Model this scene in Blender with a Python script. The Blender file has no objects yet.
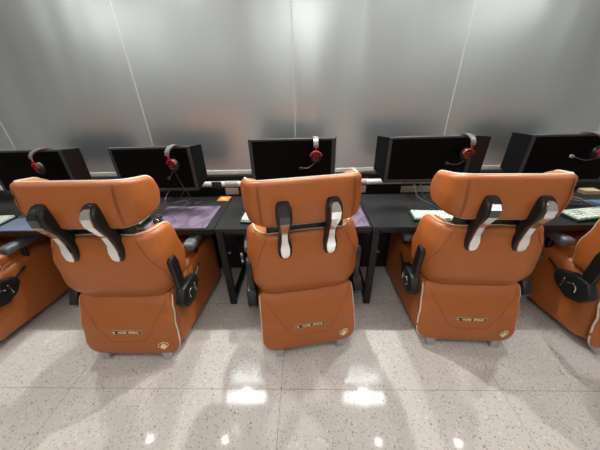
import bpy, bmesh, math, random
from mathutils import Vector, Matrix
R = math.radians
sc = bpy.context.scene
col = sc.collection
random.seed(4)

# ------------------------------------------------------------------ materials
def mat(name, rgb, rough=.5, metal=0., spec=.5, coat=0., emit=None, es=0.):
    m = bpy.data.materials.new(name); m.use_nodes = True
    b = m.node_tree.nodes['Principled BSDF']
    b.inputs['Base Color'].default_value = (*rgb, 1)
    b.inputs['Roughness'].default_value = rough
    b.inputs['Metallic'].default_value = metal
    b.inputs['Specular IOR Level'].default_value = spec
    b.inputs['Coat Weight'].default_value = coat
    if emit:
        b.inputs['Emission Color'].default_value = (*emit, 1)
        b.inputs['Emission Strength'].default_value = es
    return m
def nodes(m): return m.node_tree.nodes, m.node_tree.links, m.node_tree.nodes['Principled BSDF']
def add_bump(m, scale, strength, dist=.001, kind='ShaderNodeTexNoise'):
    N, L, b = nodes(m)
    tc = N.new('ShaderNodeTexCoord'); t = N.new(kind); t.inputs['Scale'].default_value = scale
    L.new(tc.outputs['Object'], t.inputs['Vector'])
    bp = N.new('ShaderNodeBump'); bp.inputs['Strength'].default_value = strength; bp.inputs['Distance'].default_value = dist
    L.new(t.outputs[0], bp.inputs['Height']); L.new(bp.outputs[0], b.inputs['Normal'])
    return m
def var_color(m, c1, c2, scale):
    N, L, b = nodes(m)
    tc = N.new('ShaderNodeTexCoord'); t = N.new('ShaderNodeTexNoise'); t.inputs['Scale'].default_value = scale
    mx = N.new('ShaderNodeMix'); mx.data_type = 'RGBA'
    mx.inputs[6].default_value = (*c1, 1); mx.inputs[7].default_value = (*c2, 1)
    L.new(tc.outputs['Object'], t.inputs['Vector']); L.new(t.outputs[0], mx.inputs[0]); L.new(mx.outputs[2], b.inputs['Base Color'])
    return m

leather = add_bump(var_color(mat('tan_leather', (.5, .16, .04), .42), (.385, .108, .021), (.43, .122, .026), 9), 260, .25, .0006, 'ShaderNodeTexVoronoi')
leather_in = mat('inner_leather', (.50, .15, .035), .45)
stitch = mat('stitch_dark', (.16, .04, .012), .7)
piping_m = mat('cream_piping', (.68, .60, .46), .5)
blk = add_bump(mat('black_plastic', (.011, .011, .012), .34, 0, .4), 300, .1, .0004)
blk_soft = mat('black_pad', (.045, .047, .052), .42)
grey_soft = mat('armrest_grey', (.10, .105, .12), .38)
chrome = mat('polished_chrome', (.86, .86, .86), .10, 1.)
chrome_dark = mat('chrome_dark_reflection', (.012, .013, .016), .04, 0., .6, coat=1.)  # black stands in for a dark reflection on the chrome inlay
alu = mat('foot_aluminium', (.55, .56, .57), .32, 1.)
gold = mat('gold_print', (.92, .70, .36), .4, .0)
cream_print = mat('cream_print', (.92, .72, .48), .5)
red_print = mat('red_print', (.62, .10, .05), .5)
badge_blk = mat('badge_black', (.03, .018, .012), .35)
gold_frame = mat('badge_frame', (.55, .34, .17), .35, .6)
desk_m = var_color(mat('desk_black', (.030, .030, .032), .34, 0, .3), (.014, .014, .015), (.019, .019, .020), 30)
frame_m = mat('desk_frame_black', (.012, .0125, .014), .42, .0, .3)
dark_m = mat('under_desk_black', (.012, .012, .013), .5)
bezel_m = mat('monitor_bezel', (.040, .044, .050), .42, 0, .3)
shield_m = mat('shield_black', (.006, .0065, .0075), .33, 0, .3)
screen_m = mat('screen_off', (.004, .004, .004), .3, 0., .04)
band_m = mat('band_grey', (.16, .165, .17), .38)
band_in = mat('band_red_cushion', (.16, .02, .015), .6)
red_m = mat('red_anodised', (.45, .012, .016), .3, .2)
cup_m = mat('cup_black', (.012, .011, .012), .4, 0, .3)
cable_m = mat('cable_black', (.03, .03, .033), .4)
cable_g = mat('cable_grey', (.10, .105, .115), .4)
key_m = mat('keycap_pale', (.72, .80, .73), .45)
kcase_m = mat('keyboard_green', (.012, .045, .032), .35)
mouse_m = mat('mouse_gloss', (.02, .021, .024), .12, 0, .6, coat=.6)
tube_m = mat('white_tube', (.80, .80, .76), .3)
sock_m = mat('socket_black', (.03, .032, .035), .35)
label_m = mat('label_plate', (.40, .39, .36), .45)
orange_m = mat('orange_card', (.70, .20, .012), .5)
white_m = mat('white_plastic', (.75, .75, .73), .4)
wallp = mat('wall_paint', (.45, .45, .45), .8)
darkwall = mat('side_wall_dark', (.2, .2, .2), .7)
ceil_m = mat('ceiling_paint', (.88, .88, .87), .8)
trim_m = mat('trim_cream', (.78, .77, .70), .35)
ledge_m = mat('ledge_dark_metal', (.10, .10, .105), .3, .8)
seam_m = mat('panel_joint', (.86, .87, .86), .5, 0.)
lamp_m = mat('strip_lamp', (1, 1, 1), .5, emit=(.98, 1, 1), es=24.)
spot_m = mat('spot_lamp', (1, 1, 1), .5, emit=(1, .95, .86), es=70.)
panel_m = mat('panel_lamp', (1, 1, 1), .5, emit=(1, .985, .96), es=10.)
lampframe = mat('lamp_housing', (.7, .7, .7), .4)
blue_m = mat('blue_cloth', (.10, .17, .26), .6)
cork_m = mat('beige_box', (.52, .42, .26), .6)

# brushed steel wall
steel = mat('brushed_steel', (.73, .79, .79), .37, 1.)
N, L, b = nodes(steel)
tc = N.new('ShaderNodeTexCoord'); mp = N.new('ShaderNodeMapping'); mp.inputs['Scale'].default_value = (3.0, 3, .7)
ns = N.new('ShaderNodeTexNoise'); ns.inputs['Scale'].default_value = 1.0; ns.inputs['Detail'].default_value = 1
L.new(tc.outputs['Object'], mp.inputs[0]); L.new(mp.outputs[0], ns.inputs['Vector'])
bp = N.new('ShaderNodeBump'); bp.inputs['Strength'].default_value = .35; bp.inputs['Distance'].default_value = .06
L.new(ns.outputs[0], bp.inputs['Height']); L.new(bp.outputs[0], b.inputs['Normal'])

# terrazzo floor
TX, TY, TX0, TY0 = 1.246, .66, -.163, .833
floor_m = mat('terrazzo', (.6, .57, .54), .07, 0., .3)
N, L, b = nodes(floor_m)
tc = N.new('ShaderNodeTexCoord')
def mixc(fac, a, c):
    mx = N.new('ShaderNodeMix'); mx.data_type = 'RGBA'
    if isinstance(fac, (int, float)): mx.inputs[0].default_value = fac
    else: L.new(fac, mx.inputs[0])
    for i, v in ((6, a), (7, c)):
        if isinstance(v, tuple): mx.inputs[i].default_value = (*v, 1)
        else: L.new(v, mx.inputs[i])
    return mx.outputs[2]
def math_(op, a, c=None):
    n = N.new('ShaderNodeMath'); n.operation = op
    for i, v in enumerate((a, c)):
        if v is None: continue
        if isinstance(v, (int, float)): n.inputs[i].default_value = v
        else: L.new(v, n.inputs[i])
    return n.outputs[0]
def noise(scale, detail=2):
    n = N.new('ShaderNodeTexNoise'); n.inputs['Scale'].default_value = scale; n.inputs['Detail'].default_value = detail
    L.new(tc.outputs['Object'], n.inputs['Vector']); return n.outputs[0]
def voro(scale, off):
    mpn = N.new('ShaderNodeMapping'); mpn.inputs['Location'].default_value = off
    L.new(tc.outputs['Object'], mpn.inputs[0])
    v = N.new('ShaderNodeTexVoronoi'); v.inputs['Scale'].default_value = scale
    L.new(mpn.outputs[0], v.inputs['Vector'])
    return v
base = mixc(noise(3.5, 4), (.47, .44, .41), (.56, .525, .495))
base = mixc(noise(60, 3), base, (.60, .57, .53))
def chips(basec, scale, off, thr, pick, colr, amt=1.):
    v = voro(scale, off)
    sep = N.new('ShaderNodeSeparateColor'); L.new(v.outputs['Color'], sep.inputs[0])
    near = math_('LESS_THAN', v.outputs['Distance'], thr)
    sel = math_('LESS_THAN', sep.outputs[0], pick)
    f = math_('MULTIPLY', math_('MULTIPLY', near, sel), amt)
    return mixc(f, basec, colr)
base = chips(base, 75, (0, 0, 0), .34, .40, (.30, .27, .24), .6)
base = chips(base, 90, (3, 1, 2), .28, .20, (.14, .12, .11), .6)
base = chips(base, 48, (1, 5, 2), .34, .18, (.68, .65, .62), .7)
base = chips(base, 42, (7, 2, 4), .24, .12, (.16, .14, .13), .6)
sx = N.new('ShaderNodeSeparateXYZ'); L.new(tc.outputs['Object'], sx.inputs[0])
def groove(axis, period, offs, w):
    a = math_('SUBTRACT', axis, offs); m_ = math_('PINGPONG', a, period / 2)
    return math_('LESS_THAN', m_, w)
g = math_('MAXIMUM', groove(sx.outputs[0], TX, TX0, .0014), groove(sx.outputs[1], TY, TY0, .0014))
base = mixc(math_('MULTIPLY', g, .75), base, (.16, .15, .13))
L.new(base, b.inputs['Base Color'])

# mousepad: purple with flowing darker bands
pad_m = mat('mousepad_purple', (.2, .16, .25), .6)
N, L, b = nodes(pad_m)
tc = N.new('ShaderNodeTexCoord')
wv = N.new('ShaderNodeTexNoise'); wv.inputs['Scale'].default_value = 4.2; wv.inputs['Detail'].default_value = 0.3; wv.inputs['Distortion'].default_value = 1.5
L.new(tc.outputs['Object'], wv.inputs['Vector'])
cr = N.new('ShaderNodeValToRGB'); cr.color_ramp.interpolation = 'CONSTANT'
cr.color_ramp.elements[0].color = (.15, .115, .175, 1); cr.color_ramp.elements[1].color = (.095, .065, .115, 1); cr.color_ramp.elements[1].position = .47
e = cr.color_ramp.elements.new(.56); e.color = (.15, .115, .175, 1)
L.new(wv.outputs[0], cr.inputs[0]); L.new(cr.outputs[0], b.inputs['Base Color'])
pad_blue = mat('mousepad_blue', (.13, .16, .24), .55)

# ------------------------------------------------------------------ helpers
def tag(o, label=None, cat=None, group=None, kind=None):
    if label: o['label'] = label
    if cat: o['category'] = cat
    if group: o['group'] = group
    if kind: o['kind'] = kind
    return o
def empty(name, loc=(0, 0, 0), rz=0., label=None, cat=None, group=None):
    o = bpy.data.objects.new(name, None); col.objects.link(o)
    o.location = loc; o.rotation_euler = (0, 0, rz); o.empty_display_size = .1
    return tag(o, label, cat, group)
def build(name, bm, mats, parent=None, smooth=True, angle=40):
    me = bpy.data.meshes.new(name)
    bmesh.ops.recalc_face_normals(bm, faces=bm.faces[:])
    bm.to_mesh(me); bm.free()
    if not isinstance(mats, (list, tuple)): mats = [mats]
    for m in mats: me.materials.append(m)
    if smooth:
        me.shade_smooth()
        me.set_sharp_from_angle(angle=R(angle))
    o = bpy.data.objects.new(name, me); col.objects.link(o); o.parent = parent
    return o
def BM(): return bmesh.new()
def box(bm, x0, x1, y0, y1, z0, z1, bev=0., seg=2, mi=0, M=None):
    t = bmesh.new(); bmesh.ops.create_cube(t, size=1)
    for v in t.verts:
        v.co = Vector(((x0 + x1) / 2 + v.co.x * (x1 - x0), (y0 + y1) / 2 + v.co.y * (y1 - y0), (z0 + z1) / 2 + v.co.z * (z1 - z0)))
    if bev: bmesh.ops.bevel(t, geom=t.edges[:], offset=bev, segments=seg, affect='EDGES', profile=.5)
    merge(bm, t, mi, M)
def merge(bm, t, mi=0, M=None):
    if M: bmesh.ops.transform(t, matrix=M, verts=t.verts)
    vm = {v: bm.verts.new(v.co) for v in t.verts}
    for f in t.faces:
        try: nf = bm.faces.new([vm[v] for v in f.verts]); nf.material_index = mi
        except ValueError: pass
    t.free()
def tube(bm, pts, r, n=8, mi=0, closed=False, caps=True):
    pts = [Vector(p) for p in pts]; rings = []; k = len(pts); up = None
    rr = r if isinstance(r, (list, tuple)) else [r] * k
    for i, p in enumerate(pts):
        if closed: d = (pts[(i + 1) % k] - pts[i - 1])
        else: d = (pts[min(i + 1, k - 1)] - pts[max(i - 1, 0)])
        d.normalize()
        if up is None:
            up = Vector((0, 0, 1)) if abs(d.z) < .9 else Vector((1, 0, 0))
        up = (up - d * up.dot(d)).normalized(); s = d.cross(up)
        rings.append([bm.verts.new(p + (up * math.cos(2 * math.pi * j / n) + s * math.sin(2 * math.pi * j / n)) * rr[i]) for j in range(n)])
    for i in range(k if closed else k - 1):
        a, c = rings[i], rings[(i + 1) % k]
        for j in range(n):
            f = bm.faces.new((a[j], a[(j + 1) % n], c[(j + 1) % n], c[j])); f.material_index = mi
    if caps and not closed:
        for rg in (rings[0], rings[-1]):
            f = bm.faces.new(rg); f.material_index = mi
def loft(bm, rings, mi=0, caps=True, closed=False):
    vr = [[bm.verts.new(p) for p in rg] for rg in rings]; n = len(vr[0])
    rng = range(len(vr) if closed else len(vr) - 1)
    for i in rng:
        a, c = vr[i], vr[(i + 1) % len(vr)]
        for j in range(n):
            f = bm.faces.new((a[j], a[(j + 1) % n], c[(j + 1) % n], c[j])); f.material_index = mi
    if caps and not closed:
        for rg in (vr[0], vr[-1]):
            f = bm.faces.new(rg); f.material_index = mi
def prism(bm, poly, y0, y1, mi=0, bev=0., axis='y'):
    """poly in (a,b); extruded along axis"""
    t = bmesh.new()
    def P(a, c, h): return (a, h, c) if axis == 'y' else ((h, a, c) if axis == 'x' else (a, c, h))
    v0 = [t.verts.new(P(a, c, y0)) for a, c in poly]; v1 = [t.verts.new(P(a, c, y1)) for a, c in poly]
    t.faces.new(v0); t.faces.new(v1[::-1]); n = len(poly)
    for i in range(n): t.faces.new((v0[i], v0[(i + 1) % n], v1[(i + 1) % n], v1[i]))
    if bev:
        bmesh.ops.recalc_face_normals(t, faces=t.faces[:])
        bmesh.ops.bevel(t, geom=t.edges[:], offset=bev, segments=2, affect='EDGES', profile=.5)
    merge(bm, t, mi)
def smooth_path(pts, n=8):
    pts = [Vector(p) for p in pts]; out = []
    P = [pts[0]] + pts + [pts[-1]]
    for i in range(1, len(P) - 2):
        for k in range(n):
            t = k / n; a, c, d, e_ = P[i - 1], P[i], P[i + 1], P[i + 2]
            out.append(.5 * ((2 * c) + (-a + d) * t + (2 * a - 5 * c + 4 * d - e_) * t * t + (-a + 3 * c - 3 * d + e_) * t ** 3))
    out.append(pts[-1]); return out
def fillet(poly, rads, seg=7):
    out = []; n = len(poly)
    for i in range(n):
        p = Vector(poly[i]); a = Vector(poly[i - 1]); c = Vector(poly[(i + 1) % n]); r = rads[i]
        if r <= 0: out.append(tuple(p)); continue
        u = (a - p).normalized(); v = (c - p).normalized(); ang = u.angle(v); d = r / math.tan(ang / 2)
        d = min(d, (a - p).length * .49, (c - p).length * .49); r2 = d * math.tan(ang / 2)
        cen = p + (u + v).normalized() * (r2 / math.sin(ang / 2))
        s = (p + u * d) - cen; e_ = (p + v * d) - cen; tot = s.angle(e_)
        sg = 1 if s.x * e_.y - s.y * e_.x > 0 else -1
        for k in range(seg + 1):
            th = sg * tot * k / seg
            out.append((cen.x + s.x * math.cos(th) - s.y * math.sin(th), cen.y + s.x * math.sin(th) + s.y * math.cos(th)))
    return out
def resample(poly, step):
    out = []; n = len(poly)
    for i in range(n):
        a = Vector(poly[i]); c = Vector(poly[(i + 1) % n]); l = (c - a).length; k = max(1, int(math.ceil(l / step)))
        for j in range(k): out.append(tuple(a.lerp(c, j / k)))
    return out

class Pad:
    """a cushion: outline in (s,t), a map from (s,t) to the mid surface and normal, padded out each side"""
    def __init__(s_, outline, fmap, Tb, Tf, w, crown=.012):
        s_.o = resample(outline, .022); s_.m = fmap; s_.Tb, s_.Tf, s_.w, s_.crown = Tb, Tf, w, crown
        xs = [p[0] for p in s_.o]; ys = [p[1] for p in s_.o]
        s_.c = ((min(xs) + max(xs)) / 2, (min(ys) + max(ys)) / 2)
    def dist(s_, x, y):
        d = 9; o = s_.o
        for i in range(len(o)):
            ax, ay = o[i]; bx, by = o[(i + 1) % len(o)]
            dx, dy = bx - ax, by - ay; l2 = dx * dx + dy * dy + 1e-12
            t = max(0, min(1, ((x - ax) * dx + (y - ay) * dy) / l2))
            q = math.hypot(x - ax - t * dx, y - ay - t * dy)
            if q < d: d = q
        return d
    def h(s_, x, y):
        d = s_.dist(x, y); e_ = min(d / s_.w, 1)
        return math.sqrt(max(0, 1 - (1 - e_) ** 2)) + s_.crown / max(s_.Tb, .01) * min(d / .12, 1)
    def pt(s_, s, t, side, extra=0.):
        p, nrm = s_.m(s, t)      # nrm points to the rear
        k = s_.h(s, t)
        return p + nrm * ((k * s_.Tb + extra) if side > 0 else -k * s_.Tf)
    def mesh(s_, bm, sides=(1, -1), mi=(0, 0)):
        rs = [1, .99, .97, .94, .90, .85, .78, .68, .56, .42, .28, .14]
        for side, m_ in zip(sides, mi):
            rings = []
            for r in rs:
                rings.append([bm.verts.new(s_.pt(s_.c[0] + (x - s_.c[0]) * r, s_.c[1] + (y - s_.c[1]) * r, side)) for x, y in s_.o])
            n = len(s_.o)
            for a, c in zip(rings, rings[1:]):
                for j in range(n):
                    f = bm.faces.new((a[j], a[(j + 1) % n], c[(j + 1) % n], c[j])); f.material_index = m_
            cv = bm.verts.new(s_.pt(*s_.c, side)); a = rings[-1]
            for j in range(n):
                f = bm.faces.new((a[j], a[(j + 1) % n], cv)); f.material_index = m_
        bmesh.ops.remove_doubles(bm, verts=bm.verts[:], dist=.0004)
    def line(s_, bm, pts, r, mi, extra=.0, n=5):
        P = []
        for a, c in zip(pts, pts[1:]):
            k = max(2, int(math.hypot(c[0] - a[0], c[1] - a[1]) / .015))
            for j in range(k): P.append((a[0] + (c[0] - a[0]) * j / k, a[1] + (c[1] - a[1]) * j / k))
        P.append(pts[-1])
        tube(bm, [s_.pt(x, y, 1, extra) for x, y in P], r, n, mi)
    def piping(s_, bm, r, mi=0):
        tube(bm, [s_.m(x, y)[0] for x, y in s_.o], r, 6, mi, closed=True)

def bend(s0_, rad, th, prof):
    def f(s, t):
        s0 = s0_(t) if callable(s0_) else s0_
        a = abs(s); sg = 1 if s >= 0 else -1
        if a <= s0: x, y, an = a, 0, 0
        elif a <= s0 + rad * th:
            an = (a - s0) / rad; x = s0 + rad * math.sin(an); y = rad * (1 - math.cos(an))
        else:
            q = a - s0 - rad * th; an = th
            x = s0 + rad * math.sin(th) + q * math.cos(th); y = rad * (1 - math.cos(th)) + q * math.sin(th)
        dy = (prof(t + .01) - prof(t - .01)) / .02
        nv = Vector((sg * math.sin(an), -math.cos(an), dy * math.cos(an))).normalized()
        return Vector((sg * x, y + prof(t), t)), nv
    return f
def interp(tab):
    def f(t):
        if t <= tab[0][0]: return tab[0][1]
        for (a, va), (c, vc) in zip(tab, tab[1:]):
            if t <= c:
                u = (t - a) / (c - a); u = u * u * (3 - 2 * u); return va + (vc - va) * u
        return tab[-1][1]
    return f

def copy_tree(o, parent=None):
    c = o.copy(); col.objects.link(c); c.parent = parent
    for ch in [x for x in bpy.data.objects if x.parent == o]: copy_tree(ch, c)
    return c

def text_bm(body, size, font_extrude=.0006):
    cu = bpy.data.curves.new('txt', 'FONT'); cu.body = body; cu.size = size; cu.extrude = font_extrude
    cu.align_x = 'CENTER'; cu.align_y = 'CENTER'; cu.offset = size * .022
    o = bpy.data.objects.new('txt', cu); col.objects.link(o)
    bpy.context.view_layer.update()
    dg = bpy.context.evaluated_depsgraph_get()
    me = bpy.data.meshes.new_from_object(o.evaluated_get(dg))
    bm = BM(); bm.from_mesh(me)
    bpy.data.objects.remove(o); bpy.data.meshes.remove(me); bpy.data.curves.remove(cu)
    return bm

# ------------------------------------------------------------------ setting
WY = 2.2; CZ = 2.5; X0, X1, YB = -4.6, 4.6, -5.0
def struct(name, bm, m, smooth=False):
    return tag(build(name, bm, m, smooth=smooth), kind='structure')
bm = BM(); box(bm, X0, X1, YB, WY + .1, -.1, 0); struct('floor', bm, floor_m)
bm = BM(); box(bm, X0, X1, YB, WY + .1, CZ, CZ + .1); struct('ceiling', bm, ceil_m)
bm = BM(); box(bm, X0 - .1, X0, YB, WY, 0, CZ); struct('wall_left', bm, wallp)
bm = BM(); box(bm, X1, X1 + .1, YB, WY, 0, CZ); struct('wall_right', bm, wallp)
bm = BM(); box(bm, X0, X1, YB - .1, YB, 0, CZ); struct('wall_front', bm, darkwall)
# back wall: steel sheets, with a slim light joint between neighbours
PX = -.0894; PS = 1.2064; ZB = .885
bm = BM()
for k in range(-4, 5):
    a = PX + (k - .5) * PS - PS / 2; c = a + PS
    a2 = max(X0, PX + (k - 1) * PS); c2 = min(X1, PX + k * PS)
    if c2 > a2: box(bm, a2 + .003, c2 - .003, WY, WY + .02, ZB, CZ)
struct('wall_back', bm, steel)
bm = BM()
for k in range(-3, 4): box(bm, PX + k * PS - .0032, PX + k * PS + .0032, WY - .0015, WY + .02, ZB, CZ)
struct('trim_1', bm, seam_m)
bm = BM(); box(bm, X0, X1, WY + .02, WY + .1, 0, CZ); box(bm, X0, X1, WY - .005, WY + .02, 0, .84)
struct('wall_back_lower', bm, dark_m)
bm = BM(); box(bm, X0, X1, WY - .012, WY + .02, .852, ZB, .003)
struct('trim_2', bm, trim_m)
bm = BM(); box(bm, X0, X1, WY - .035, WY + .02, .838, .852, .002)
struct('trim_3', bm, ledge_m)

# ------------------------------------------------------------------ lights
def strip(x, y, label, g='ceiling strip lamps near the steel wall'):
    t = empty('ceiling_light', (x, y, CZ), 0, label, 'ceiling light', g)
    bm = BM(); box(bm, -.31, .31, -.1, .1, -.03, 0, .004); build('housing', bm, lampframe, t, False)
    bm = BM(); box(bm, -.29, .29, -.085, .085, -.034, -.03); build('diffuser', bm, lamp_m, t, False)
for x, lb in ((-.92, 'slim bright ceiling strip lamp above the desks left of the middle chair'), (.79, 'slim bright ceiling strip lamp above the desks right of the middle chair')):
    strip(x, 2.05, lb)
for x, lb in ((-2.09, 'small round ceiling spotlight above the leftmost chair'), (-1.1, 'small round ceiling spotlight above the second chair from left'),
              (.87, 'small round ceiling spotlight above the fourth chair from left'), (1.87, 'small round ceiling spotlight above the rightmost chair')):
    t = empty('ceiling_spotlight', (x, 1.53, CZ), 0, lb, 'spotlight', 'round ceiling spotlights')
    bm = BM(); bmesh.ops.create_cone(bm, cap_ends=True, segments=24, radius1=.055, radius2=.055, depth=.02, matrix=Matrix.Translation((0, 0, -.01))); build('ring', bm, lampframe, t)
    bm = BM(); bmesh.ops.create_cone(bm, cap_ends=True, segments=20, radius1=.036, radius2=.036, depth=.006, matrix=Matrix.Translation((0, 0, -.023))); build('bulb', bm, spot_m, t)
def lamp(name, x, y, z, watt, r, lb, par=None):
    l = bpy.data.lights.new(name, 'SPOT'); l.energy = watt; l.shadow_soft_size = r; l.spot_size = R(84); l.spot_blend = .3; l.color = (1, .97, .93)
    o = bpy.data.objects.new(name, l); col.objects.link(o); o.location = (x, y, z); o.rotation_euler = (R(-35), 0, 0); return o
for x, wt, lb in ((0, 120, 'small round ceiling spotlight between the two strip lamps by the steel wall'), (-2.0, 80, 'small round ceiling spotlight by the steel wall left of the strip lamps'), (2.0, 80, 'small round ceiling spotlight by the steel wall right of the strip lamps')):
    t = empty('ceiling_spotlight', (x, 2.08, CZ), 0, lb, 'spotlight', 'round ceiling spotlights')
    bm = BM(); bmesh.ops.create_cone(bm, cap_ends=True, segments=24, radius1=.05, radius2=.05, depth=.02, matrix=Matrix.Translation((0, 0, -.01))); build('ring', bm, lampframe, t)
    o = lamp('spot_lamp', x, 2.085, CZ - .045, wt, .018, '')
for x in (-.92, .79): o = lamp('added_strip_spot', x, 2.08, CZ - .045, 60, .018, '')  # extra spots added beneath the strips to cast sharper shadows
for y in (.1, -1.7, -3.5):
    for x in (-2.6, 0, 2.6):
        rowname = {.1: 'first', -1.7: 'second', -3.5: 'third'}[y]; cn = {-2.6: 'left', 0: 'middle', 2.6: 'right'}[x]
        t = empty('ceiling_panel_light', (x, y, CZ), 0, 'square ceiling panel lamp, %s of the %s row behind the chairs' % (cn, rowname), 'ceiling light', 'square ceiling panel lamps')
        bm = BM(); box(bm, -.32, .32, -.32, .32, -.03, 0, .004); build('housing', bm, lampframe, t, False)
        bm = BM(); box(bm, -.29, .29, -.29, .29, -.034, -.03); build('diffuser', bm, panel_m, t, False)

# ------------------------------------------------------------------ gaming chair (origin: floor under the rear edge, +y to the desk)
def make_chair():
    root = empty('gaming_chair', (0, 0, 0))
    # body of the base: widens towards the desk
    bm = BM(); rings = []
    for y, hw, zt, zb in ((.055, .262, .40, .08), (.075, .282, .435, .06), (.12, .294, .455, .045), (.25, .306, .485, .045), (.40, .320, .50, .045), (.60, .336, .505, .045), (.72, .346, .50, .05), (.76, .341, .48, .07), (.78, .32, .45, .10)):
        r = .045; pts = []
        oy = .08 if y < .1 else 0
        for cx, cz, a0 in ((hw - r, zt - r, 0), (-hw + r, zt - r, 90), (-hw + r, zb + r, 180), (hw - r, zb + r, 270)):
            for k in range(6):
                a = R(a0 + 90 * k / 5); z = cz + r * math.sin(a)
                pts.append((cx + r * math.cos(a), y + (.07 * (z - .05) / .4 if y < .3 else 0), z))
        rings.append(pts)
    loft(bm, rings); base = build('base', bm, leather, root, angle=60)
    # rear padded panel
    prof = interp([(.02, .030), (.10, .020), (.25, .050), (.36, .090), (.46, .135)])
    out = fillet([(-.306, .044), (.306, .044), (.286, .452), (-.286, .452)], [.095, .095, .03, .03])
    pad = Pad(out, bend(.17, .62, R(40), prof), .020, .02, .03, .008)
    bm = BM(); pad.mesh(bm)
    pad.line(bm, [(-.262, .415), (-.125, .185), (-.10, .165), (.10, .165), (.125, .185), (.262, .415)], .0016, 1, -.0006)
    rp = build('rear_panel', bm, [leather, stitch], root, angle=60)
    bm = BM(); tube(bm, [pad.m(x, y)[0] + Vector((0, -.004, 0)) for x, y in pad.o if y < .43], .0055, 6)
    build('piping', bm, piping_m, rp)
    # badge: framed black plate with gilt emblem and words
    M0 = Matrix.Translation(pad.pt(0, .232, 1, .001)) @ Matrix.Rotation(R(90 - 9), 4, 'X')
    bm = BM(); box(bm, -.094, .094, -.0145, .0145, -.001, .002, .0009, 1, 1); box(bm, -.090, .090, -.0115, .0115, 0, .0032, .0006, 1, 0)
    bmesh.ops.transform(bm, matrix=M0, verts=bm.verts)
    bd = build('badge', bm, [badge_blk, gold_frame], root, False)
    bm = text_bm('HOME  SPRING', .0225)
    bmesh.ops.transform(bm, matrix=Matrix.Diagonal((.86, 1, 1, 1)), verts=bm.verts)
    bmesh.ops.translate(bm, vec=(.014, 0, .0036), verts=bm.verts)
    t = bmesh.new(); bmesh.ops.create_cone(t, cap_ends=True, segments=16, radius1=.0072, radius2=.0072, depth=.001, matrix=Matrix.Translation((-.077, 0, .0036))); merge(bm, t)
    for a in range(4):
        t = bmesh.new(); bmesh.ops.create_cube(t, size=1); bmesh.ops.transform(t, matrix=Matrix.Translation((-.077, 0, .0036)) @ Matrix.Rotation(R(a * 45), 4, 'Z') @ Matrix.Diagonal((.0185, .0025, .001, 1)), verts=t.verts); merge(bm, t)
    bmesh.ops.transform(bm, matrix=M0, verts=bm.verts)
    build('badge_lettering', bm, gold, bd, False)
    # crest
    Mc = Matrix.Translation(pad.pt(.212, .135, 1, .0025)) @ Matrix.Rotation(R(14), 4, 'Z') @ Matrix.Rotation(R(86), 4, 'X') @ Matrix.Scale(1.25, 4)
    bm = BM()
    t = BM(); prism(t, [(-.014, .004), (-.009, .011), (0, .014), (.009, .011), (.014, .004), (.010, -.012), (0, -.022), (-.010, -.012)], 0, .0016, axis='z'); merge(bm, t, 0)
    for sg in (-1, 1):
        tube(bm, [(sg * .008, -.011, .0008), (sg * .018, -.006, .0008), (sg * .023, .003, .0008), (sg * .022, .012, .0008), (sg * .016, .018, .0008), (sg * .007, .019, .0008)], .0018, 5, 0)
    t = BM(); prism(t, [(.005, .013), (.011, .016), (.018, .011), (.014, .005)], 0, .002, axis='z'); merge(bm, t, 1)
    t = BM(); prism(t, [(-.005, .013), (-.011, .016), (-.018, .010), (-.014, .005)], 0, .002, axis='z'); merge(bm, t, 2)
    tube(bm, [(-.008, .018, .001), (0, .026, .001), (.008, .018, .001)], .0018, 5, 0)
    bmesh.ops.transform(bm, matrix=Mc, verts=bm.verts)
    build('crest', bm, [cream_print, red_print, badge_blk], root, False)
    # feet
    for x, y in ((-.20, .002), (.20, .002), (-.26, .66), (.26, .66)):
        bm = BM(); prism(bm, [(x - .026, 0), (x + .026, 0), (x + .026, .065), (x - .026, .065)], y, y + .045, bev=.005)
        build('foot', bm, alu, root)
    # seat cushion between the side walls
    bm = BM(); box(bm, -.27, .27, .20, .74, .44, .555, .045, 4); build('seat', bm, leather_in, root, angle=60)
    # main backrest
    bprof = interp([(.42, .165), (.47, .125), (.56, .095), (.70, .098), (.82, .120), (.95, .135)])
    out = fillet([(-.245, .446), (.245, .446), (.45, .49), (.50, .62), (.42, .845), (.0, .862), (-.42, .845), (-.50, .62), (-.45, .49)], [.07, .07, .07, .14, .08, 1.2, .08, .14, .07])
    bk = Pad(out, bend(interp([(.45, .175), (.60, .182), (.70, .182), (.90, .162)]), .105, R(82), bprof), .030, .07, .035, .012)
    bm = BM(); bk.mesh(bm)
    for sg in (-1, 1): bk.line(bm, [(sg * .205, .845), (sg * .215, .80), (sg * .285, .62), (sg * .30, .52)], .0015, 1, -.0004)
    b_ = build('backrest', bm, [leather, stitch], root, angle=60)
    bm = BM(); bk.piping(bm, .0055); build('piping', bm, piping_m, b_)
    # headrest
    hprof = interp([(.90, .082), (1.03, .072), (1.18, .085)])
    out = fillet([(-.43, .955), (-.18, .922), (.18, .922), (.43, .955), (.465, 1.04), (.43, 1.125), (.22, 1.160), (-.22, 1.160), (-.43, 1.125), (-.465, 1.04)], [.09, .4, .4, .09, .08, .09, .4, .4, .09, .08])
    hd = Pad(out, bend(.190, .085, R(80), hprof), .022, .055, .022, .008)
    bm = BM(); hd.mesh(bm)
    for sg in (-1, 1):
        for q in (0, .006): hd.line(bm, [(sg * (.222 + q), 1.148), (sg * (.216 + q), .932)], .0013, 1, -.0004)
    h_ = build('headrest', bm, [leather, stitch], root, angle=60)
    bm = BM(); hd.piping(bm, .0055); build('piping', bm, piping_m, h_)
    # dark plate joining the two cushions
    bm = BM(); box(bm, -.21, .21, .125, .165, .84, .97, .012, 2); build('headrest_bracket', bm, blk, root)
    # pair of curved links
    DA = -.028
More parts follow.
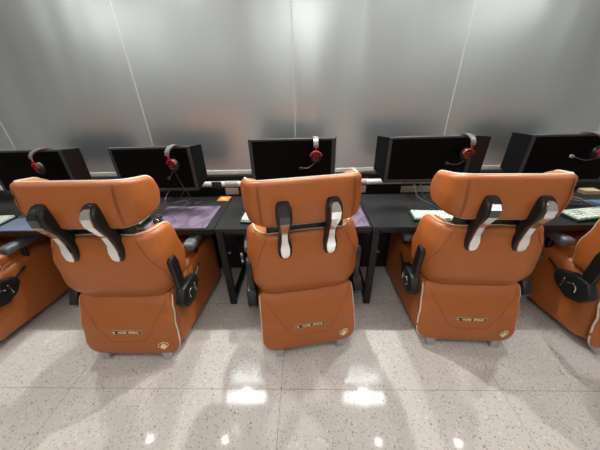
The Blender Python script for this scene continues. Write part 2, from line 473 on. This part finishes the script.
    for sg in (-1, 1):
        bm = BM(); rings = []; inl = []
        for z, w, yr, yf in ((1.098, .018, .035, .08), (1.090, .030, .010, .09), (1.07, .036, -.014, .09), (1.04, .038, -.028, .09), (1.01, .037, -.026, .09), (.975, .033, -.010, .09), (.945, .027, .010, .10), (.915, .025, .028, .11),
                              (.88, .027, .038, .115), (.85, .034, .036, .13), (.82, .038, .034, .13), (.79, .037, .036, .12), (.765, .031, .044, .12), (.750, .022, .056, .12), (.744, .012, .068, .12)):
            z += DA; yr += .014; rr = min(w, (yf - yr) / 2) * .45; pts = []
            for cx, cy, a0 in ((w - rr, yf - rr, 0), (-w + rr, yf - rr, 90), (-w + rr, yr + rr, 180), (w - rr, yr + rr, 270)):
                for k in range(4):
                    a = R(a0 + 90 * k / 3); pts.append((sg * .122 + cx + rr * math.cos(a), cy + rr * math.sin(a), z))
            rings.append(pts); inl.append((z, w * .70, yr))
        loft(bm, rings); lk = build('headrest_arm', bm, blk, root, angle=55)
        def inlay(rows, name, m_):
            bm = BM(); rs = []
            for z, w2, y in rows:
                y += .014
                rs.append([(sg * .122 - w2, y + .003, z + DA), (sg * .122 - w2 * .92, y - .003, z + DA), (sg * .122 + w2 * .92, y - .003, z + DA), (sg * .122 + w2, y + .003, z + DA), (sg * .122, y + .012, z + DA)])
            loft(bm, rs); build(name, bm, m_, lk, angle=12)
        inlay([(.768, .010, .038), (.785, .022, .032), (.825, .026, .031), (.870, .017, .034), (.922, .015, .022)], 'chrome_inlay', chrome)
        inlay([(.924, .0155, .021), (.952, .017, .003), (1.005, .024, -.0285)], 'gloss_inlay', chrome)
        inlay([(1.006, .024, -.029), (1.045, .026, -.0315), (1.072, .021, -.018), (1.083, .012, -.004)], 'top_inlay', chrome_dark if sg < 0 else chrome)  # left top facet coloured black as chrome mirroring something dark
    # recline hinges, armrests
    for sg in (-1, 1):
        X = lambda a: sg * a
        bm = BM()
        # slab beside the backrest
        poly = [(.150, .40), (.215, .40), (.215, .62), (.20, .675), (.155, .680), (.140, .66)]
        prism(bm, [(a, c) for a, c in poly], min(X(.312), X(.342)), max(X(.312), X(.342)), axis='x', bev=.006)
        hub = [(.10, .38), (.14, .315), (.22, .295), (.30, .33), (.345, .385), (.34, .43), (.26, .455), (.15, .46)]
        prism(bm, hub, min(X(.305), X(.362)), max(X(.305), X(.362)), axis='x', bev=.010)
        hg = build('recline_hinge', bm, blk, root, angle=30)
        bm = BM(); cen = Vector((X(.364), .215, .375))
        tube(bm, [cen + Vector((0, .032 * math.cos(R(a)), .032 * math.sin(R(a)))) for a in range(200, 20, -15)], .005, 6)
        box(bm, min(X(.361), X(.367)), max(X(.361), X(.367)), .265, .275, .345, .41, .001)
        build('hinge_trim', bm, chrome, hg)
        bm = BM(); tube(bm, smooth_path([(X(.352), .28, .40), (X(.355), .34, .425), (X(.352), .42, .455)], 5), [.010] * 5 + [.007] * 5 + [.005], 8)
        build('recline_lever', bm, blk, hg)
        bm = BM(); tube(bm, [(X(.30), .50, .47), (X(.315), .50, .60)], .018, 10)
        ar = build('armrest_support', bm, blk, root)
        bm = BM(); box(bm, -.038, .038, .37, .60, .572, .632, .022, 4)
        bmesh.ops.translate(bm, vec=(X(.325), 0, 0), verts=bm.verts)
        build('armrest', bm, grey_soft, root, angle=60)
    return root
CH = [
 ((-2.375, 1.01), -2, 'tan leather gaming chair cut off by the left edge, showing only its side and hinge', 1.),
 ((-1.112, 1.01), 0, 'tan leather gaming chair, second from left, standing before the desk with the long purple mousepad', 1.018),
 ((.014, 1.07), 11, 'tan leather gaming chair in the middle, turned slightly left, rear panel skewed', 1.),
 ((1.005, 1.11), -3, 'tan leather gaming chair fourth from left, second from the right edge', .985),
 ((2.025, 1.06), 3, 'tan leather gaming chair cut off by the right edge, white lamp glint on its hinge', 1.)]
proto = make_chair()
for i, ((x, y), rz, lb, hz) in enumerate(CH):
    c = proto if i == 2 else copy_tree(proto)
    c.scale = (1, 1, hz); c.location = (x, y, 0); c.rotation_euler = (0, 0, R(rz))
    tag(c, lb, 'chair', 'tan leather gaming chairs in a row')

# ------------------------------------------------------------------ desks
J = [-2.75, -1.69, -.63, .43, 1.49, 2.55]
DF, DR, DZ = 1.478, 2.05, .70
ORD = ['leftmost', 'second from left', 'middle', 'second from right', 'rightmost']
WH = ['at the left edge of the photo, bearing a blue-grey mousepad', 'second from left, bearing an outspread purple mousepad and an orange card', 'in the middle, behind the centre chair', 'fourth from left, mostly bare with a pale-keyed keyboard', 'at the right edge, with tangled cable and a blue cloth']
for i in range(5):
    xa, xb = J[i], J[i + 1]; xc = (xa + xb) / 2
    t = empty('desk', (xc, DF, 0), 0, 'black computer desk ' + WH[i], 'desk', 'black computer desks in a row')
    h = (xb - xa) / 2 - .002; dd = DR - DF
    bm = BM(); box(bm, -h, h, 0, dd, DZ - .025, DZ, .002, 1); build('tabletop', bm, desk_m, t, False)
    bm = BM(); box(bm, -h + .06, h - .002, .012, .04, DZ - .05, DZ - .026, .002, 1); box(bm, -h + .06, h - .002, dd - .04, dd - .012, DZ - .075, DZ - .026, .002, 1)
    build('apron', bm, frame_m, t, False)
    ends = [-h + .028] + ([h - .022] if i == 4 else [])
    for ex in ends:
        bm = BM(); box(bm, ex - .025, ex + .025, .005, .04, 0, DZ - .026, .003, 1); build('leg', bm, frame_m, t, False)
        bm = BM(); box(bm, ex - .025, ex + .025, dd - .045, dd - .005, 0, DZ - .026, .003, 1); build('leg', bm, frame_m, t, False)
        for za, zb in ((0, .045), (DZ - .07, DZ - .027)):
            bm = BM(); box(bm, ex - .02, ex + .02, .041, dd - .046, za, zb, .003, 1); build('side_rail', bm, frame_m, t, False)
    bm = BM(); box(bm, -h + .06, h - .002, dd - .10, dd - .08, .0, DZ - .08, .003, 1); build('modesty_panel', bm, dark_m, t, False)
SL = [(.55, 'left edge'), (.9, 'left'), (1, '')]
for x, w, lb in ((-.745, .034, 'flat white bar under the desk left of the middle chair'), (.615, .034, 'flat white bar under the desk right of the middle chair')):
    bm = BM(); box(bm, x - w, x + w, 1.925, 1.948, .178, .192, .003)
    tag(build('white_bar', bm, white_m), lb, 'bar', 'white bars under the desks')
bm = BM(); box(bm, .42, .47, 1.91, 1.948, .16, .215, .005)
tag(build('wall_socket', bm, white_m), 'small white socket box under the desk right of the middle chair', 'socket')

# ------------------------------------------------------------------ rail behind the desks
bm = BM(); tube(bm, [(X0 + .05, 2.105, .792), (X1 - .05, 2.105, .792)], .024, 16)
rail = tag(build('cable_conduit', bm, tube_m), 'long white round conduit running behind the desks below the steel wall', 'conduit')
bm = BM()
for k in range(-8, 9):
    box(bm, k * .53 - .006, k * .53 + .006, 2.12, 2.196, .785, .80, .002)
build('bracket', bm, ledge_m, rail, False)
def plate(x0, x1, z0, z1, lb):
    bm = BM(); box(bm, x0, x1, 2.077, 2.0805, z0, z1, .001, 1)
    tube(bm, [(x0, 2.105, .792), (x1, 2.105, .792)], .0265, 16)
    tag(build('hanging_label', bm, label_m), lb, 'label', 'pale plates hung on the conduit')
plate(-.705, -.592, .705, .765, 'pale plate hanging on the conduit between the left monitor and middle monitor')
plate(.36, .502, .705, .765, 'pale plate hanging on the conduit just right of the middle chair')
plate(.80, 1.10, .70, .755, 'wide pale plate below the monitor with both side shields showing')
plate(1.80, 2.05, .70, .755, 'pale plate below the rightmost monitor')
bm = BM(); box(bm, -.812, -.728, 2.066, 2.078, .765, .825, .004); 
for q in (-.79, -.755):
    box(bm, q - .012, q + .012, 2.063, 2.068, .782, .808, .002)
tag(build('power_socket', bm, sock_m), 'black twin socket clipped to the white conduit beside the second monitor', 'socket')
# small loose fittings on the ledge
for x, w, lb in ((-.70, .085, 'grey metal strip on the ledge left of the middle monitor'), (.42, .05, 'grey metal strip on the ledge right of the middle monitor'), (1.25, .05, 'grey metal strip on the ledge beside the fourth monitor')):
    bm = BM(); box(bm, x - w, x + w, 2.166, 2.186, .8525, .860, .002)
    tag(build('metal_strip', bm, mat('strip_grey', (.38, .37, .42), .3, .7)), lb, 'strip', 'loose metal strips on the ledge')
bm = BM(); box(bm, -.049, .049, -.048, .048, 0, .003, .001, 1); 
o = build('orange_card', bm, [orange_m], None, False); o.location = (-.70, 1.995, DZ + .0006); o.rotation_euler = (0, 0, R(-4))
tag(o, 'orange printed card lying at the rear of the desk near the middle monitor', 'card')
bm = BM(); box(bm, -.024, .02, -.018, .012, .003, .0036); c_ = build('printed_area', bm, mat('card_print', (.95, .72, .45), .5), o, False)
bm = BM(); box(bm, -.02, .03, -.03, .03, 0, .003, .001, 1)
o = build('orange_card', bm, [orange_m], None, False); o.location = (.405, 1.955, DZ + .0006)
tag(o, 'orange card peeking out right of the middle headrest', 'card')

# ------------------------------------------------------------------ monitors
def make_monitor(name, x, y, zt, w, h, ly, ry, lb, wl=.11, wr=.11):
    t = empty(name, (x, y, zt - h), 0, lb, 'monitor', 'monitors with side shields')
    bz = .022
    bm = BM()
    box(bm, -w / 2, w / 2, 0, .03, 0, bz, .002, 1); box(bm, -w / 2, w / 2, 0, .03, h - bz * .6, h, .002, 1)
    box(bm, -w / 2, -w / 2 + bz, 0, .03, bz, h - bz * .6, .002, 1); box(bm, w / 2 - bz, w / 2, 0, .03, bz, h - bz * .6, .002, 1)
    box(bm, -w / 2 + .02, w / 2 - .02, .022, .05, .01, h - .01, .006, 2)
    build('bezel', bm, bezel_m, t, False)
    bm = BM(); box(bm, -w / 2 + bz * .8, w / 2 - bz * .8, .004, .02, bz * .8, h - bz * .5); build('screen', bm, screen_m, t, False)
    bm = BM(); box(bm, -.11, .11, .05, .075, .08, h - .07, .008, 2); tube(bm, [(0, .07, h / 2 - .02), (0, WY - .012 - y, h / 2)], .018, 10)
    box(bm, -.06, .06, WY - .014 - y, WY - .002 - y, h / 2 - .05, h / 2 + .05, .003)
    build('mount', bm, shield_m, t, False)
    for sg, an, wd in ((-1, ly, wl), (1, ry, wr)):
        # trapezoid shield hinged on the screen edge
        bm = BM(); prism(bm, [(0, .0), (wd, .075), (wd, h - .004), (0, h)], -.003, .003, bev=.001)
        o = build('side_shield', bm, shield_m, t, False)
        o.location = (sg * w / 2, .006, 0); o.rotation_euler = (0, 0, R(an) if sg > 0 else R(180 - an))
        if sg < 0: pass
    return t
# (name, x centre, y, top, width, height, left angle, right angle from +x outward)
MO = [(-2.00, 1.78, 1.178, .58, .315, 62, 42, 'black monitor at the left edge of the photo with a headset slung over it'),
      (-1.09, 1.78, 1.182, .575, .32, 62, 62, 'black monitor second from left with deep right shield and dangling headset'),
      (-.10, 1.78, 1.217, .585, .32, 82, 80, 'black monitor in the middle, framed in grey, behind the centre headrest'),
      (.838, 1.78, 1.212, .57, .315, 60, -12, 'black monitor fourth from left, its right shield opened flat beside the screen'),
      (1.78, 1.78, 1.207, .59, .33, 75, 60, 'black monitor at the right edge of the photo, wide left shield folded back')]
for x, y, zt, w, h, l, r_, lb in MO:
    make_monitor('monitor', x, y, zt, w, h, l, r_, lb, wl=.11 if x < 1.5 else .14, wr=.10 if x != .838 else .085)

# ------------------------------------------------------------------ headsets hung over the monitors
def make_headset(x, y, zt, lb, rz=0, tilt=0, mic=None, swing=0., cabl=None):
    t = empty('headset', (x, y, zt - .022), R(rz), lb, 'headset', 'headsets hung on the monitors'); t.scale = (.9, .9, .9)
    arc = []
    for a in range(-8, 189, 14):
        q = R(a); arc.append(Vector((0, .028 - .085 * math.cos(q), -.030 + .052 * math.sin(q))))
    full = arc
    bm = BM(); rings = []
    for i, p in enumerate(full):
        d = (full[min(i + 1, len(full) - 1)] - full[max(i - 1, 0)]).normalized(); nr = Vector((0, -d.z, d.y))
        rings.append([p + Vector((.018, 0, 0)) + nr * .005, p + Vector((-.018, 0, 0)) + nr * .005, p + Vector((-.018, 0, 0)) - nr * .001, p + Vector((.018, 0, 0)) - nr * .001])
    loft(bm, rings); build('headband', bm, band_m, t, angle=30)
    bm = BM(); rings = []
    for i, p in enumerate(full[1:-1]):
        j = i + 1; d = (full[j + 1] - full[j - 1]).normalized(); nr = Vector((0, -d.z, d.y))
        rings.append([p + Vector((.016, 0, 0)) - nr * .001, p + Vector((-.016, 0, 0)) - nr * .001, p + Vector((-.016, 0, 0)) - nr * .007, p + Vector((.016, 0, 0)) - nr * .007])
    loft(bm, rings); build('band_cushion', bm, band_in, t, angle=30)
    for end, ys in ((arc[0], -1), (arc[-1], 1)):
        c = Vector((swing, end.y - ys * .0 , -.105))
        nm = 'ear_cup'
        # red yoke
        bm = BM(); tube(bm, [end + Vector((0, 0, .012)), Vector((swing * .3, end.y + ys * .003, -.058))], .006, 8)
        ya = [Vector((c.x + .043 * math.cos(R(a)), c.y + ys * .016, c.z + .043 * math.sin(R(a)))) for a in range(15, 166, 15)]
        tube(bm, ya, .005, 8)
        build('yoke', bm, red_m, t)
        bm = BM()
        rr = [(-.022, .034), (-.020, .042), (-.004, .044), (.004, .041), (.012, .038), (.016, .030), (.018, .0)]
        rings = []
        for d, r_ in rr[:-1]:
            rings.append([(c.x + r_ * .92 * math.cos(R(a)), c.y + ys * d, c.z + r_ * 1.05 * math.sin(R(a))) for a in range(0, 360, 15)])
        loft(bm, rings); e_ = build(nm, bm, cup_m, t, angle=45)
        bm = BM()
        tube(bm, [(c.x + .021 * math.cos(R(a)), c.y + ys * .0165, c.z + .021 * math.sin(R(a))) for a in range(20, 330, 20)], .0028, 6)
        tube(bm, [(c.x - .010, c.y + ys * .017, c.z - .008), (c.x, c.y + ys * .017, c.z + .006), (c.x + .010, c.y + ys * .017, c.z - .006)], .0026, 6)
        build('cup_emblem', bm, red_m, e_)
    c = Vector((swing, arc[0].y, -.105))
    if mic:
        bm = BM(); p1 = c + Vector((-.01, -.004, -.04)); p3 = Vector(mic); mid = (p1 + p3) / 2 + Vector((0, -.01, -.014))
        pts = smooth_path([p1, mid, p3], 6); tube(bm, pts, .0035, 6)
        mb = build('mic_boom', bm, cable_m, t)
        bm = BM(); tube(bm, [p3, p3 + (p3 - mid).normalized() * .006, p3 + (p3 - mid).normalized() * .026, p3 + (p3 - mid).normalized() * .030], [.004, .011, .011, .004], 10)
        build('mic_tip', bm, band_m if x > 1.5 else cup_m, mb)
    if cabl:
        bm = BM(); tube(bm, smooth_path([c + Vector((.005, -.004, -.044))] + [Vector(q) for q in cabl], 8), .0022, 6); build('cable', bm, cable_m, t)
    return t
make_headset(-1.85, 1.755, 1.178 + .012, 'grey and red headset over the monitor at the left edge', -22, swing=.04)
make_headset(-.915, 1.755, 1.182 + .012, 'grey and red headset hanging on the second monitor with mic pointing down', -16, mic=(-.050, -.045, -.215), cabl=[(.05, -.05, -.24), (.09, -.03, -.36), (.06, .0, -.45), (-.04, -.0, -.488)], swing=.03)
make_headset(.062, 1.755, 1.217 + .012, 'grey and red headset hanging on the middle monitor', 0, mic=(-.095, -.045, -.190))
make_headset(1.058, 1.755, 1.212 + .012, 'grey and red headset hanging on the fourth monitor with mic pointing left', 6, mic=(-.140, -.055, -.165), swing=-.025)
make_headset(1.86, 1.755, 1.207 + .012, 'grey and red headset on the rightmost monitor, mic with round grey tip', 15, mic=(-.175, -.03, -.125))

# ------------------------------------------------------------------ keyboards, mousepads, mice
def make_keyboard():
    t = empty('keyboard')
    bm = BM(); box(bm, -.18, .18, -.068, .068, .002, .018, .004, 2); build('case', bm, kcase_m, t, False)
    bm = BM(); rows = [15, 14, 13, 12, 9]
    for r_ in range(5):
        n = rows[r_]; y = .050 - r_ * .0245; wid = .344 / n
        for k in range(n):
            x0 = -.172 + k * wid; tt = bmesh.new(); bmesh.ops.create_cube(tt, size=1)
            for v in tt.verts:
                s = .80 if v.co.z > 0 else .96
                v.co = Vector((x0 + wid / 2 + v.co.x * wid * .9 * s, y + v.co.y * .0225 * s, .024 + v.co.z * .012))
            merge(bm, tt)
    build('keycaps', bm, key_m, t, False)
    return t
KB = [(-2.36, 1.61, 2, 'pale-keyed keyboard at the left edge on the leftmost desk'), (-1.33, 1.60, 0, 'pale-keyed keyboard peeking out between headrest and backrest of the second chair from left'),
      (-.285, 1.605, -4, 'pale-keyed keyboard peeking out left of the middle backrest'), (.905, 1.60, -5, 'pale-keyed keyboard with dark green case left of the fourth chair headrest'),
      (1.93, 1.605, 10, 'pale-keyed keyboard with dark green case on the rightmost desk')]
kp = make_keyboard()
for i, (x, y, rz, lb) in enumerate(KB):
    k = kp if i == 0 else copy_tree(kp)
    k.location = (x, y, DZ + .0005); k.rotation_euler = (0, 0, R(rz)); tag(k, lb, 'keyboard', 'keyboards on the desks')
def mousepad(x0, x1, y0, y1, m_, lb, rz=0):
    bm = BM(); w, h = (x1 - x0) / 2, (y1 - y0) / 2
    poly = fillet([(-w, -h), (w, -h), (w, h), (-w, h)], [.01] * 4, 4)
    prism(bm, poly, 0, .004, axis='z', bev=0)
    o = build('mousepad', bm, m_, None, False); o.location = ((x0 + x1) / 2, (y0 + y1) / 2, DZ + .0005); o.rotation_euler = (0, 0, R(rz))
    tag(o, lb, 'mousepad', 'mousepads on the desks'); return o
mousepad(-2.20, -1.80, 1.485, 1.72, pad_blue, 'blue-grey mousepad on the leftmost desk')
mousepad(-1.115, -.685, 1.49, 1.845, pad_m, 'purple mousepad with dark flowing bands beside the second chair from left')
mousepad(.0, .408, 1.485, 1.86, pad_m, 'purple mousepad beside the middle chair, its right corner in view', 1)
def mouse(x, y, rz, lb):
    bm = BM(); bmesh.ops.create_uvsphere(bm, u_segments=24, v_segments=14, radius=1)
    for v in bm.verts:
        z = max(v.co.z, -.25); sgn = 1 - .12 * math.cos(v.co.y * 3)
        v.co = Vector((v.co.x * .033 * sgn, v.co.y * .061, (z + .25) * .030 * (1 + .15 * v.co.y * -1)))
    t = empty('computer_mouse', (x, y, DZ + .005), R(rz), lb, 'mouse')
    build('mouse_body', bm, mouse_m, t, angle=50)
    bm = BM(); bmesh.ops.create_cone(bm, cap_ends=True, segments=16, radius1=.010, radius2=.010, depth=.006, matrix=Matrix.Translation((0, .030, .031)) @ Matrix.Rotation(R(90), 4, 'Y')); build('scroll_wheel', bm, cable_g, t)
mouse(-1.065, 1.60, 20, 'glossy black computer mouse beside the second headrest, on the purple mousepad')
# cables on the desks
def cable(pts, r, m_, lb, name='cable'):
    bm = BM(); tube(bm, smooth_path(pts, 8), r, 6); tag(build(name, bm, m_), lb, 'cable')
z = DZ + .005
cable([(-.95, 2.08, .79), (-1.0, 2.0, .80), (-1.05, 1.93, z), (-.93, 1.88, z), (-.86, 1.95, z), (-.95, 1.99, z), (-1.06, 1.90, z), (-1.0, 1.86, z), (-.90, 1.90, z + .006), (-.88, 2.0, z)], .004, cable_m, 'tangled black cable on the desk below the second monitor')
cable([(-1.17, 2.08, .79), (-1.2, 1.98, z), (-1.12, 1.90, z), (-1.02, 1.95, z + .008), (-.96, 1.87, z + .008), (-1.04, 1.80, z), (-1.07, 1.70, z), (-1.07, 1.665, z + .004)], .003, cable_g, 'thin grey cable running to the black mouse')
cable([(.90, 2.07, .78), (.905, 1.97, z), (.94, 1.85, z), (.965, 1.76, z), (.955, 1.672, z + .004)], .004, cable_g, 'grey cable curving down to the keyboard on the fourth desk')
cable([(.95, 2.07, .78), (.955, 1.97, z), (.985, 1.84, z), (1.02, 1.74, z)], .004, cable_m, 'black cable beside the grey one on the fourth desk')
cable([(1.80, 2.07, .78), (1.86, 1.98, z), (2.0, 1.90, z), (2.07, 1.82, z), (1.98, 1.77, z), (1.92, 1.82, z), (1.99, 1.88, z + .008), (2.09, 1.84, z + .008), (2.04, 1.76, z + .008), (1.96, 1.76, z + .012)], .004, cable_g, 'looped grey cable on the rightmost desk')
cable([(2.02, 2.07, .79), (2.02, 1.97, z + .012), (2.05, 1.88, z + .018), (2.10, 1.79, z + .004)], .004, cable_m, 'black cable falling behind the looped one on the rightmost desk')
bm = BM(); box(bm, 2.10, 2.36, 1.74, 1.86, DZ + .0005, DZ + .004, .001, 1)
tag(build('folded_cloth', bm, blue_m, None, False), 'flat blue cloth behind the keyboard on the rightmost desk', 'cloth')
bm = BM(); box(bm, 2.22, 2.34, 1.96, 2.03, DZ + .0005, DZ + .035, .004)
tag(build('small_box', bm, cork_m, None, False), 'small beige box at the rear of the rightmost desk', 'box')

# ------------------------------------------------------------------ camera
cam = bpy.data.cameras.new('camera'); co = bpy.data.objects.new('camera', cam); col.objects.link(co)
f, P, YW, RO = 257.16, R(29.13), R(-1.892), R(-1.62)
fwd = Vector((math.sin(YW) * math.cos(P), math.cos(YW) * math.cos(P), -math.sin(P)))
rt = Vector((math.cos(YW), -math.sin(YW), 0)); up = rt.cross(fwd)
RR = rt * math.cos(RO) + up * math.sin(RO); UU = -rt * math.sin(RO) + up * math.cos(RO)
mw = Matrix((RR, UU, -fwd)).transposed().to_4x4(); mw.translation = (0, 0, 1.55)
co.matrix_world = mw
cam.sensor_width = 36; cam.lens = f / 600 * 36; cam.clip_start = .02
sc.camera = co
w = bpy.data.worlds.new('world'); sc.world = w; w.use_nodes = True
w.node_tree.nodes['Background'].inputs[0].default_value = (.8, .82, .85, 1); w.node_tree.nodes['Background'].inputs[1].default_value = .3
vs = sc.view_settings; vs.view_transform = 'Standard'; vs.look = 'None'; vs.gamma = 1; vs.use_curve_mapping = False; vs.exposure = 0.17
